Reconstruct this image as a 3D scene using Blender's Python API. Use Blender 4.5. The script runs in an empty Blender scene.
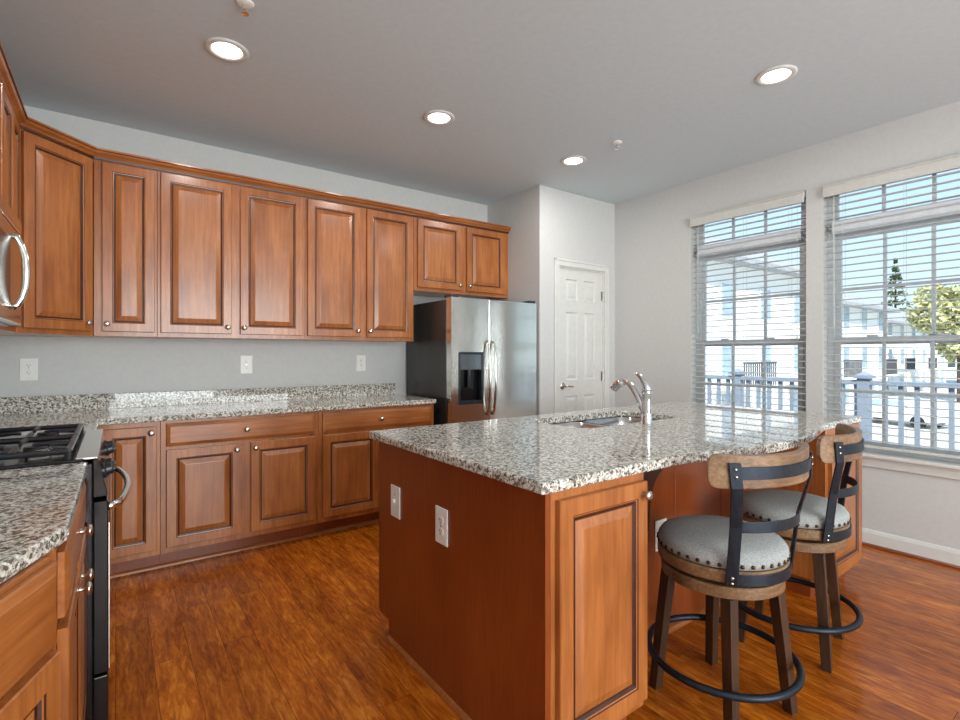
import bpy, bmesh, math, random
from math import sin, cos, pi, radians
from mathutils import Vector, Matrix
random.seed(7)
sc = bpy.context.scene
COL = sc.collection

# ------------------------------------------------------------------ camera
cam_data = bpy.data.cameras.new('camera')
cam = bpy.data.objects.new('camera', cam_data)
COL.objects.link(cam)
cam.location = (0, 0, 1.265)
cam.rotation_euler = (radians(90), 0, radians(-35.893))
cam_data.sensor_width = 36
cam_data.lens = 503.36 / 960 * 36
cam_data.shift_y = -5.5 / 960
cam_data.clip_start = 0.05
cam_data.clip_end = 400
sc.camera = cam

# ------------------------------------------------------------------ view, sky, sun, large lights
sc.view_settings.view_transform = 'Standard'
sc.view_settings.look = 'None'
sc.view_settings.gamma = 1
sc.view_settings.use_curve_mapping = False
sc.view_settings.exposure = 0.1

w = bpy.data.worlds.new('sky'); sc.world = w; w.use_nodes = True
nt = w.node_tree; nt.nodes.clear()
out = nt.nodes.new('ShaderNodeOutputWorld'); bg = nt.nodes.new('ShaderNodeBackground')
tc = nt.nodes.new('ShaderNodeTexCoord'); sep = nt.nodes.new('ShaderNodeSeparateXYZ')
rm = nt.nodes.new('ShaderNodeValToRGB')
rm.color_ramp.elements[0].position = 0.0; rm.color_ramp.elements[0].color = (0.72, 0.92, 1.0, 1)
rm.color_ramp.elements[1].position = 0.45; rm.color_ramp.elements[1].color = (0.36, 0.64, 0.95, 1)
nt.links.new(tc.outputs['Generated'], sep.inputs[0]); nt.links.new(sep.outputs['Z'], rm.inputs[0])
nt.links.new(rm.outputs[0], bg.inputs['Color']); nt.links.new(bg.outputs[0], out.inputs[0])
bg.inputs['Strength'].default_value = 1.2

def lamp(name, kind, loc, rot, energy, color=(1, 1, 1), **kw):
    d = bpy.data.lights.new(name, kind); d.energy = energy; d.color = color
    for k, v in kw.items(): setattr(d, k, v)
    o = bpy.data.objects.new(name, d); COL.objects.link(o); o.location = loc; o.rotation_euler = rot
    return o
sun = lamp('sun', 'SUN', (0, 0, 20), (0, 0, 0), 6.5, (1, 0.97, 0.93), angle=0.01)
sun.rotation_euler = Vector((0.62, 0.45, -0.75)).to_track_quat('-Z', 'Y').to_euler()
# added area light standing in for unseen windows behind the camera
lamp('rear_fill_light', 'AREA', (1.5, -3.6, 1.4), (radians(90), 0, radians(4)), 235, (0.89, 0.98, 1.0), shape='RECTANGLE', size=3.2, size_y=2.2)
# portals that guide the sky light through the two visible windows and the added third
for py in (-.12, 1.01, 2.016):
    po = lamp('window_portal', 'AREA', (4.19, py, 1.53), (0, radians(90), 0), 1, (1, 1, 1), shape='RECTANGLE', size=1.85, size_y=.9)
    po.data.cycles.is_portal = True

# ------------------------------------------------------------------ helpers
def srgb(r, g, b):
    f = lambda c: (c / 255 / 12.92) if c / 255 <= 0.04045 else ((c / 255 + 0.055) / 1.055) ** 2.4
    return (f(r), f(g), f(b), 1)

def mat(name, color, rough=0.5, metal=0.0, **kw):
    m = bpy.data.materials.new(name); m.use_nodes = True
    b = m.node_tree.nodes['Principled BSDF']
    b.inputs['Base Color'].default_value = color
    b.inputs['Roughness'].default_value = rough
    b.inputs['Metallic'].default_value = metal
    for k, v in kw.items(): b.inputs[k].default_value = v
    # slight procedural tone variation
    return m

def N(m, t, **kw):
    n = m.node_tree.nodes.new(t)
    for k, v in kw.items():
        if hasattr(n, k): setattr(n, k, v)
        else: n.inputs[k].default_value = v
    return n

def ramp(m, pts, interp='LINEAR'):
    n = m.node_tree.nodes.new('ShaderNodeValToRGB'); cr = n.color_ramp; cr.interpolation = interp
    while len(cr.elements) < len(pts): cr.elements.new(0.5)
    for e, (p, c) in zip(cr.elements, pts): e.position = p; e.color = c
    return n

def noisy(name, c1, c2, scale=(1, 1, 1), nscale=20, detail=6, rough=0.5, metal=0.0, lo=0.35, hi=0.65, bump=0.0, **kw):
    m = mat(name, c1, rough, metal, **kw); L = m.node_tree.links; b = m.node_tree.nodes['Principled BSDF']
    t = N(m, 'ShaderNodeTexCoord'); mp = N(m, 'ShaderNodeMapping'); mp.inputs['Scale'].default_value = scale
    n = N(m, 'ShaderNodeTexNoise'); n.inputs['Scale'].default_value = nscale; n.inputs['Detail'].default_value = detail
    r = ramp(m, [(lo, c1), (hi, c2)])
    L.new(t.outputs['Object'], mp.inputs[0]); L.new(mp.outputs[0], n.inputs['Vector']); L.new(n.outputs[0], r.inputs[0]); L.new(r.outputs[0], b.inputs['Base Color'])
    if bump:
        bp = N(m, 'ShaderNodeBump'); bp.inputs['Strength'].default_value = bump; bp.inputs['Distance'].default_value = 0.002
        L.new(n.outputs[0], bp.inputs['Height']); L.new(bp.outputs[0], b.inputs['Normal'])
    return m

def wood(name, dark, mid, light, axis='Z', fine=60, rough=0.3, coat=0.35, mott=6, bump=0.05):
    m = mat(name, mid, rough); L = m.node_tree.links; b = m.node_tree.nodes['Principled BSDF']
    b.inputs['Coat Weight'].default_value = coat; b.inputs['Coat Roughness'].default_value = 0.18
    t = N(m, 'ShaderNodeTexCoord'); s = {'X': (0.06, 1, 1), 'Y': (1, 0.06, 1), 'Z': (1, 1, 0.06)}[axis]
    mp = N(m, 'ShaderNodeMapping'); mp.inputs['Scale'].default_value = s
    n1 = N(m, 'ShaderNodeTexNoise'); n1.inputs['Scale'].default_value = fine; n1.inputs['Detail'].default_value = 8; n1.inputs['Roughness'].default_value = 0.65
    mp2 = N(m, 'ShaderNodeMapping'); mp2.inputs['Scale'].default_value = tuple(0.45 if x < 1 else 1 for x in s)
    n2 = N(m, 'ShaderNodeTexNoise'); n2.inputs['Scale'].default_value = mott; n2.inputs['Detail'].default_value = 5
    L.new(t.outputs['Object'], mp.inputs[0]); L.new(mp.outputs[0], n1.inputs['Vector'])
    L.new(t.outputs['Object'], mp2.inputs[0]); L.new(mp2.outputs[0], n2.inputs['Vector'])
    mx = N(m, 'ShaderNodeMix', data_type='FLOAT'); mx.inputs[0].default_value = 0.5
    L.new(n1.outputs[0], mx.inputs[2]); L.new(n2.outputs[0], mx.inputs[3])
    r = ramp(m, [(0.34, dark), (0.5, mid), (0.66, light)])
    L.new(mx.outputs[0], r.inputs[0]); L.new(r.outputs[0], b.inputs['Base Color'])
    bp = N(m, 'ShaderNodeBump'); bp.inputs['Strength'].default_value = bump; bp.inputs['Distance'].default_value = 0.001
    L.new(n1.outputs[0], bp.inputs['Height']); L.new(bp.outputs[0], b.inputs['Normal'])
    return m

def obj(name, bm, m, parent=None, smooth=False, bevel=0.0, seg=2, kind=None, label=None, recalc=True):
    me = bpy.data.meshes.new(name)
    if recalc: bmesh.ops.recalc_face_normals(bm, faces=bm.faces)
    if smooth:
        for f in bm.faces: f.smooth = True
    bm.to_mesh(me); bm.free()
    for mm in (m if isinstance(m, (list, tuple)) else [m]): me.materials.append(mm)
    o = bpy.data.objects.new(name, me); COL.objects.link(o)
    if parent: o.parent = parent
    if bevel:
        md = o.modifiers.new('bevel', 'BEVEL'); md.width = bevel; md.segments = seg; md.limit_method = 'ANGLE'; md.angle_limit = radians(40)
    if kind: o['kind'] = kind
    if label: o['label'] = label
    return o

def thing(name, label, cat, loc=(0, 0, 0), rot=0, group=None):
    o = bpy.data.objects.new(name, None); COL.objects.link(o); o.empty_display_size = 0.1
    o.location = loc; o.rotation_euler = (0, 0, rot); o['label'] = label; o['category'] = cat
    if group: o['group'] = group
    return o
def tag(o, label, cat, group=None):
    o['label'] = label; o['category'] = cat
    if group: o['group'] = group
    return o
def struct(name, loc=(0, 0, 0), rot=0):
    o = bpy.data.objects.new(name, None); COL.objects.link(o); o.location = loc; o.rotation_euler = (0, 0, rot); o['kind'] = 'structure'
    return o

def bm_new(): return bmesh.new()
def box(bm, x0, x1, y0, y1, z0, z1, mi=0, M=None):
    vs = [bm.verts.new(p) for p in [(x0, y0, z0), (x1, y0, z0), (x1, y1, z0), (x0, y1, z0), (x0, y0, z1), (x1, y0, z1), (x1, y1, z1), (x0, y1, z1)]]
    if M is not None:
        for v in vs: v.co = M @ v.co
    for q in [(0, 3, 2, 1), (4, 5, 6, 7), (0, 1, 5, 4), (1, 2, 6, 5), (2, 3, 7, 6), (3, 0, 4, 7)]:
        f = bm.faces.new([vs[i] for i in q]); f.material_index = mi
    return vs
def B(x0, x1, y0, y1, z0, z1):
    bm = bm_new(); box(bm, x0, x1, y0, y1, z0, z1); return bm
def prism(pts, z0, z1, bm=None):
    bm = bm or bm_new()
    a = [bm.verts.new((x, y, z0)) for x, y in pts]; b = [bm.verts.new((x, y, z1)) for x, y in pts]
    n = len(pts)
    bm.faces.new(a[::-1]); bm.faces.new(b)
    for i in range(n): bm.faces.new([a[i], a[(i + 1) % n], b[(i + 1) % n], b[i]])
    return bm
def tube(bm, pts, r, n=12, caps=True, closed=False):
    pts = [Vector(p) for p in pts]; rs = r if isinstance(r, (list, tuple)) else [r] * len(pts)
    rings = []; prev = None; m = len(pts)
    for i, p in enumerate(pts):
        if closed: t = pts[(i + 1) % m] - pts[i - 1]
        else: t = pts[min(i + 1, m - 1)] - pts[max(i - 1, 0)]
        t.normalize()
        if prev is None:
            u = t.orthogonal().normalized()
            if abs(t.z) < 0.9: u = t.cross(Vector((0, 0, 1))).normalized()
        else:
            u = (prev - t * prev.dot(t)).normalized()
        prev = u; v = t.cross(u)
        rings.append([bm.verts.new(p + u * (rs[i] * cos(2 * pi * k / n)) + v * (rs[i] * sin(2 * pi * k / n))) for k in range(n)])
    for i in range(m if closed else m - 1):
        a, b = rings[i], rings[(i + 1) % m]
        for k in range(n): bm.faces.new([a[k], a[(k + 1) % n], b[(k + 1) % n], b[k]])
    if caps and not closed: bm.faces.new(rings[0][::-1]); bm.faces.new(rings[-1])
    return bm
def lathe(bm, prof, n=32, M=None, c=(0, 0, 0)):
    rings = []
    for r, z in prof:
        if r < 1e-6: rings.append([bm.verts.new((c[0], c[1], c[2] + z))])
        else: rings.append([bm.verts.new((c[0] + r * cos(2 * pi * k / n), c[1] + r * sin(2 * pi * k / n), c[2] + z)) for k in range(n)])
    if M is not None:
        for rg in rings:
            for v in rg: v.co = M @ v.co
    for a, b in zip(rings, rings[1:]):
        if len(a) == 1 and len(b) == 1: continue
        for k in range(n):
            k2 = (k + 1) % n
            if len(a) == 1: bm.faces.new([a[0], b[k2], b[k]])
            elif len(b) == 1: bm.faces.new([a[k], a[k2], b[0]])
            else: bm.faces.new([a[k], a[k2], b[k2], b[k]])
    if len(rings[0]) > 1: bm.faces.new(rings[0][::-1])
    if len(rings[-1]) > 1: bm.faces.new(rings[-1])
    return bm
def sweep(path, prof, dark=()):
    """prof (out, z) carried along an xy path; out is to the right-hand side of travel."""
    bm = bm_new(); P = [Vector(p) for p in path]; rings = []
    for i, p in enumerate(P):
        d1 = (P[i] - P[i - 1]).normalized() if i > 0 else None
        d2 = (P[i + 1] - P[i]).normalized() if i < len(P) - 1 else None
        if d1 is None: d1 = d2
        if d2 is None: d2 = d1
        n1 = Vector((d1.y, -d1.x)); n2 = Vector((d2.y, -d2.x)); n = (n1 + n2).normalized(); k = 1 / max(0.3, n.dot(n1))
        rings.append([bm.verts.new((p.x + n.x * o * k, p.y + n.y * o * k, z)) for o, z in prof])
    m = len(prof)
    for a, b in zip(rings, rings[1:]):
        for k in range(m):
            f = bm.faces.new([a[k], b[k], b[(k + 1) % m], a[(k + 1) % m]])
            if k in dark: f.material_index = 1
    bm.faces.new(rings[0]); bm.faces.new(rings[-1][::-1])
    return bm

# ------------------------------------------------------------------ materials
M = {}
M['wall'] = noisy('wall_paint', srgb(204, 204, 202), srgb(208, 208, 206), nscale=40, rough=0.7)
M['ceil'] = noisy('ceiling_paint', srgb(205, 217, 223), srgb(209, 221, 227), nscale=30, rough=0.8)
M['trim'] = noisy('white_trim_paint', srgb(216, 216, 212), srgb(221, 221, 217), nscale=20, rough=0.4)
M['cab'] = wood('maple_cabinet', srgb(130, 70, 28), srgb(162, 95, 45), srgb(190, 120, 63), 'Z', 55, 0.32, 0.4)
M['cabh'] = wood('maple_rail', srgb(130, 70, 28), srgb(162, 95, 45), srgb(190, 120, 63), 'X', 55, 0.32, 0.4)
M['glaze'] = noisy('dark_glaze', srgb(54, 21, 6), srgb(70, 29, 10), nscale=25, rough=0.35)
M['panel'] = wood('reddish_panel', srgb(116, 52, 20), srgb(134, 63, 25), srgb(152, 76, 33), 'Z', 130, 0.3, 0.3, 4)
M['nickel'] = noisy('brushed_nickel', srgb(190, 185, 176), srgb(205, 200, 190), nscale=60, rough=0.25, metal=1.0)
M['chrome'] = noisy('chrome', srgb(225, 225, 225), srgb(232, 232, 232), nscale=10, rough=0.06, metal=1.0)
M['steel'] = noisy('stainless_steel', srgb(222, 220, 214), srgb(230, 228, 222), scale=(40, 40, 1), nscale=8, rough=0.15, metal=1.0)
m = M['steel']; L = m.node_tree.links; b = m.node_tree.nodes['Principled BSDF']
t = N(m, 'ShaderNodeTexCoord'); mp = N(m, 'ShaderNodeMapping'); mp.inputs['Scale'].default_value = (1.2, 1.2, 16)
n = N(m, 'ShaderNodeTexNoise'); n.inputs['Scale'].default_value = 1.6; n.inputs['Detail'].default_value = 5
L.new(t.outputs['Object'], mp.inputs[0]); L.new(mp.outputs[0], n.inputs['Vector'])
bp = N(m, 'ShaderNodeBump'); bp.inputs['Strength'].default_value = 0.25; bp.inputs['Distance'].default_value = 0.002
L.new(n.outputs[0], bp.inputs['Height']); L.new(bp.outputs[0], b.inputs['Normal'])
M['steelh'] = noisy('stainless_sink', srgb(200, 200, 200), srgb(212, 212, 212), nscale=30, rough=0.22, metal=1.0)
M['fside'] = noisy('grey_fridge_side', srgb(62, 61, 58), srgb(68, 67, 64), nscale=200, rough=0.22, metal=0.35)
M['black'] = noisy('black_enamel', srgb(14, 14, 16), srgb(20, 20, 22), nscale=50, rough=0.15)
M['iron'] = noisy('cast_iron', srgb(20, 22, 28), srgb(30, 32, 38), nscale=120, rough=0.3)
M['dark'] = noisy('dark_plastic', srgb(28, 34, 42), srgb(36, 44, 54), nscale=40, rough=0.25)
M['gap'] = noisy('recess_dark', srgb(40, 20, 12), srgb(50, 26, 14), nscale=20, rough=0.6)
M['plate'] = noisy('white_plastic', srgb(235, 234, 228), srgb(240, 239, 233), nscale=20, rough=0.35)
M['bronze'] = noisy('dark_steel_strap', srgb(32, 40, 50), srgb(40, 49, 60), nscale=60, rough=0.42, metal=0.6)
M['fabric'] = noisy('grey_linen', srgb(138, 141, 141), srgb(176, 178, 176), nscale=260, detail=3, rough=0.85, bump=0.4)
M['legw'] = wood('dark_oak_leg', srgb(38, 22, 13), srgb(58, 36, 21), srgb(80, 53, 32), 'Z', 90, 0.45, 0.1, bump=0.3)
M['seatw'] = wood('weathered_oak', srgb(72, 48, 30), srgb(122, 90, 60), srgb(160, 128, 94), 'X', 110, 0.45, 0.15, bump=0.3)
M['nail'] = noisy('nailhead_bronze', srgb(60, 48, 40), srgb(80, 66, 54), nscale=40, rough=0.3, metal=0.9)
M['glass'] = None
M['blind'] = noisy('blind_vinyl', srgb(204, 204, 198), srgb(210, 210, 204), nscale=30, rough=0.45)
M['vinyl'] = noisy('white_vinyl_frame', srgb(204, 210, 216), srgb(212, 218, 224), nscale=30, rough=0.4)
M['siding'] = None

m = mat('window_glass', (1, 1, 1, 1), 0.0); M['glass'] = m
L = m.node_tree.links; b = m.node_tree.nodes['Principled BSDF']; o_ = m.node_tree.nodes['Material Output']
tr = N(m, 'ShaderNodeBsdfTransparent'); gl = N(m, 'ShaderNodeBsdfGlossy'); gl.inputs['Roughness'].default_value = 0.0
fr = N(m, 'ShaderNodeFresnel'); fr.inputs['IOR'].default_value = 1.25; mx = N(m, 'ShaderNodeMixShader')
L.new(fr.outputs[0], mx.inputs[0]); L.new(tr.outputs[0], mx.inputs[1]); L.new(gl.outputs[0], mx.inputs[2]); L.new(mx.outputs[0], o_.inputs[0])

# floor: hand-scraped planks running along Y
m = mat('plank_floor', srgb(160, 84, 30), 0.22); M['floor'] = m
L = m.node_tree.links; b = m.node_tree.nodes['Principled BSDF']
t = N(m, 'ShaderNodeTexCoord'); mp = N(m, 'ShaderNodeMapping'); mp.inputs['Rotation'].default_value = (0, 0, radians(90))
br = N(m, 'ShaderNodeTexBrick'); br.offset = 0.37; br.inputs['Scale'].default_value = 1.0
br.inputs['Brick Width'].default_value = 1.22; br.inputs['Row Height'].default_value = 0.127; br.inputs['Mortar Size'].default_value = 0.0011; br.inputs['Mortar Smooth'].default_value = 0.3
br.inputs['Color1'].default_value = (0.0, 0.0, 0.0, 1); br.inputs['Color2'].default_value = (1, 1, 1, 1); br.inputs['Mortar'].default_value = (0.5, 0.5, 0.5, 1)
L.new(t.outputs['Object'], mp.inputs[0]); L.new(mp.outputs[0], br.inputs['Vector'])
add = N(m, 'ShaderNodeMixRGB', blend_type='ADD'); add.inputs[0].default_value = 1.0
mp2 = N(m, 'ShaderNodeMapping'); mp2.inputs['Scale'].default_value = (1, 0.16, 1)
scl = N(m, 'ShaderNodeVectorMath', operation='SCALE'); scl.inputs['Scale'].default_value = 7.0
L.new(br.outputs['Color'], scl.inputs[0]); L.new(t.outputs['Object'], mp2.inputs[0])
va = N(m, 'ShaderNodeVectorMath', operation='ADD'); L.new(mp2.outputs[0], va.inputs[0]); L.new(scl.outputs[0], va.inputs[1])
n1 = N(m, 'ShaderNodeTexNoise'); n1.inputs['Scale'].default_value = 60; n1.inputs['Detail'].default_value = 10; n1.inputs['Roughness'].default_value = 0.68; n1.inputs['Distortion'].default_value = 0.6
n2 = N(m, 'ShaderNodeTexNoise'); n2.inputs['Scale'].default_value = 12; n2.inputs['Detail'].default_value = 5
L.new(va.outputs[0], n1.inputs['Vector']); L.new(va.outputs[0], n2.inputs['Vector'])
mx = N(m, 'ShaderNodeMix', data_type='FLOAT'); mx.inputs[0].default_value = 0.35
L.new(n1.outputs[0], mx.inputs[2]); L.new(n2.outputs[0], mx.inputs[3])
r = ramp(m, [(0.32, srgb(108, 48, 10)), (0.45, srgb(156, 78, 17)), (0.54, srgb(188, 102, 24)), (0.66, srgb(224, 142, 46))])
L.new(mx.outputs[0], r.inputs[0])
tone = N(m, 'ShaderNodeMixRGB', blend_type='MULTIPLY'); tone.inputs[0].default_value = 1.0
tr_ = ramp(m, [(0.0, (0.82, 0.80, 0.78, 1)), (1.0, (1.08, 1.05, 1.0, 1))])
L.new(br.outputs['Color'], tr_.inputs[0]); L.new(r.outputs[0], tone.inputs[1]); L.new(tr_.outputs[0], tone.inputs[2])
seam = N(m, 'ShaderNodeMixRGB'); seam.inputs[2].default_value = srgb(84, 38, 10)
L.new(br.outputs['Fac'], seam.inputs[0]); L.new(tone.outputs[0], seam.inputs[1]); L.new(seam.outputs[0], b.inputs['Base Color'])
bp = N(m, 'ShaderNodeBump'); bp.inputs['Strength'].default_value = 0.25; bp.inputs['Distance'].default_value = 0.003
L.new(n2.outputs[0], bp.inputs['Height']); L.new(bp.outputs[0], b.inputs['Normal'])

# granite
m = mat('speckled_granite', srgb(190, 184, 174), 0.025); M['granite'] = m
L = m.node_tree.links; b = m.node_tree.nodes['Principled BSDF']
t = N(m, 'ShaderNodeTexCoord')
def nz(scale, detail, rg=0.6, dist=0.0):
    n = N(m, 'ShaderNodeTexNoise'); n.inputs['Scale'].default_value = scale; n.inputs['Detail'].default_value = detail; n.inputs['Roughness'].default_value = rg; n.inputs['Distortion'].default_value = dist
    L.new(t.outputs['Object'], n.inputs['Vector']); return n
a = nz(72, 6, 0.7, 0.4); r1 = ramp(m, [(0.38, srgb(104, 98, 88)), (0.47, srgb(190, 184, 172)), (0.56, srgb(236, 234, 226))]); L.new(a.outputs[0], r1.inputs[0])
v = N(m, 'ShaderNodeTexVoronoi'); v.inputs['Scale'].default_value = 130; L.new(t.outputs['Object'], v.inputs['Vector'])
vb = N(m, 'ShaderNodeRGBToBW'); L.new(v.outputs['Color'], vb.inputs[0]); r2 = ramp(m, [(0.70, (0, 0, 0, 1)), (0.76, (1, 1, 1, 1))]); L.new(vb.outputs[0], r2.inputs[0])
g = N(m, 'ShaderNodeMixRGB'); g.inputs[2].default_value = srgb(112, 101, 88); L.new(r2.outputs[0], g.inputs[0]); L.new(r1.outputs[0], g.inputs[1])
c = nz(95, 5, 0.75, 0.8); r3 = ramp(m, [(0.56, (0, 0, 0, 1)), (0.60, (1, 1, 1, 1))]); L.new(c.outputs[0], r3.inputs[0])
g2 = N(m, 'ShaderNodeMixRGB'); g2.inputs[2].default_value = srgb(38, 35, 36); L.new(r3.outputs[0], g2.inputs[0]); L.new(g.outputs[0], g2.inputs[1])
L.new(g2.outputs[0], b.inputs['Base Color'])

# ------------------------------------------------------------------ room shell
XL, XR, YB, YF, ZC = -0.72, 4.045, 4.061, -4.0, 2.765
XP, YP = 3.032, 3.292
o = obj('floor', B(XL - .1, XR + .12, YF - .1, YB + .1, -0.1, 0), M['floor'], kind='structure')
o = obj('ceiling', B(XL - .1, XR + .12, YF - .1, YB + .1, ZC, ZC + .1), M['ceil'], kind='structure')
obj('wall_back', B(XL - .1, XP + .05, YB, YB + .1, 0, ZC), M['wall'], kind='structure')
obj('wall_left', B(XL - .1, XL, YF, YB, 0, ZC), M['wall'], kind='structure')
obj('wall_rear', B(XL - .1, XR + .12, YF - .1, YF, 0, ZC), M['wall'], kind='structure')
obj('wall_pantry_side', B(XP, XP + .1, YP + .1, YB, 0, ZC), M['wall'], kind='structure')
# pantry front wall with a door opening
DX0, DX1, DZ = 3.264, 3.882, 2.075
bm = bm_new(); box(bm, XP, DX0, YP, YP + .1, 0, ZC); box(bm, DX1, XR, YP, YP + .1, 0, ZC); box(bm, DX0, DX1, YP, YP + .1, DZ, ZC)
obj('wall_pantry_front', bm, M['wall'], kind='structure')
# window wall
WZ0, WZ1 = 0.61, 2.455
W1 = (1.567, 2.466); W2 = (0.56, 1.459); W3 = (-.57, .33)
bm = bm_new()
box(bm, XR, XR + .12, YF, W3[0], 0, ZC); box(bm, XR, XR + .12, W3[1], W2[0], 0, ZC); box(bm, XR, XR + .12, W2[1], W1[0], 0, ZC); box(bm, XR, XR + .12, W1[1], YB, 0, ZC)
for a_, b_ in (W1, W2, W3): box(bm, XR, XR + .12, a_, b_, 0, WZ0); box(bm, XR, XR + .12, a_, b_, WZ1, ZC)
obj('wall_right', bm, M['wall'], kind='structure')
bbp = [(0, 0), (.014, 0), (.014, .085), (.010, .095), (.006, .105), (0, .108)]
obj('baseboard_right', sweep([(XR, YP), (XR, YF)], bbp), M['trim'], kind='structure')
obj('baseboard_pantry', sweep([(XP + .0, YP), (DX0 - .06, YP)], bbp), M['trim'], kind='structure')
shoe = [(0.014, 0), (.030, 0), (.028, .010), (.022, .016), (.014, .018)]
obj('trim_1', sweep([(XR, YP), (XR, YF)], shoe), wood('shoe_stain', srgb(110, 48, 18), srgb(130, 60, 24), srgb(150, 75, 30), 'Y'), kind='structure')

# pantry door ---------------------------------------------------------------
d = struct('door_1', (DX0, YP, 0))
W = DX1 - DX0
# six-panel leaf
def ring_panel(bm, x0, x1, z0, z1, prof, ysign=-1, mi=None, cap=True):
    prev = None
    for i, (ins, dep) in enumerate(prof):
        r = [bm.verts.new((x, ysign * dep, z)) for x, z in ((x0 + ins, z0 + ins), (x1 - ins, z0 + ins), (x1 - ins, z1 - ins), (x0 + ins, z1 - ins))]
        if prev:
            for k in range(4):
                f = bm.faces.new([prev[k], prev[(k + 1) % 4], r[(k + 1) % 4], r[k]])
                if mi: f.material_index = mi[i - 1]
        prev = r
    if cap: bm.faces.new(prev)
    return bm
bm = bm_new()
zs = [0.012, 0.24, 0.88, 1.03, 1.66, 1.77, 1.965, 2.065]
xs = [0.012, 0.105, 0.262, 0.35, 0.505, W - 0.012]
yl = 0.012
for i in range(len(zs) - 1):
    for j in range(len(xs) - 1):
        if i % 2 == 1 and j % 2 == 1:
            ring_panel(bm, xs[j], xs[j + 1], zs[i], zs[i + 1], [(0, -yl), (.008, -yl - .010), (.016, -yl - .010), (.040, -yl - .002)])
        else:
            f = bm.faces.new([bm.verts.new(p) for p in ((xs[j], yl, zs[i]), (xs[j + 1], yl, zs[i]), (xs[j + 1], yl, zs[i + 1]), (xs[j], yl, zs[i + 1]))])
box(bm, xs[0], xs[-1], yl + .013, yl + .035, zs[0], zs[-1])
for x_ in (xs[0], xs[-1]): bm.faces.new([bm.verts.new(p) for p in ((x_, yl, zs[0]), (x_, yl + .013, zs[0]), (x_, yl + .013, zs[-1]), (x_, yl, zs[-1]))])
bmesh.ops.remove_doubles(bm, verts=bm.verts, dist=1e-5)
obj('door_leaf', bm, M['trim'], d)
bm = bm_new(); box(bm, 0, .012, .0, .1, 0, DZ - .008); box(bm, W - .012, W, .0, .1, 0, DZ - .008); box(bm, 0, W, .0, .1, DZ - .010, DZ)
obj('door_jamb', bm, M['trim'], d)
cp = .062
bm = bm_new()
for (x0, x1, z0, z1) in ((-cp, .0, 0, DZ), (W, W + cp, 0, DZ), (-cp, W + cp, DZ, DZ + cp)):
    box(bm, x0, x1, -.016, 0, z0, z1)
for (x0, x1, z0, z1) in ((-cp, -cp + .018, 0, DZ + cp), (W + cp - .018, W + cp, 0, DZ + cp), (-cp, W + cp, DZ + cp - .018, DZ + cp)):
    box(bm, x0, x1, -.022, -.010, z0, z1)
obj('door_casing', bm, M['trim'], d, bevel=.003)
R_y = Matrix.Rotation(radians(90), 4, 'X')  # lathe axis z -> -y
bm = bm_new(); lathe(bm, [(0, 0), (.032, 0), (.032, .006), (.024, .012), (.012, .014), (.011, .045), (0, .045)], 24, Matrix.Translation((.062, yl, .975)) @ R_y)
h = obj('door_handle', bm, M['nickel'], d, smooth=False)
bm = bm_new(); tube(bm, [(.062, yl - .045, .975), (.085, yl - .052, .978), (.12, yl - .050, .972), (.155, yl - .045, .968), (.17, yl - .043, .970)], [.009, .009, .008, .007, .005], 10)
obj('lever', bm, M['nickel'], h, smooth=True)
for z_ in (1.835, 1.055, .25):
    bm = bm_new(); tube(bm, [(W - .012, -.004, z_ - .045), (W - .012, -.004, z_ + .045)], .007, 10); box(bm, W - .03, W - .012, .008, .0115, z_ - .045, z_ + .045)
    obj('hinge', bm, M['nickel'], d)

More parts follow.
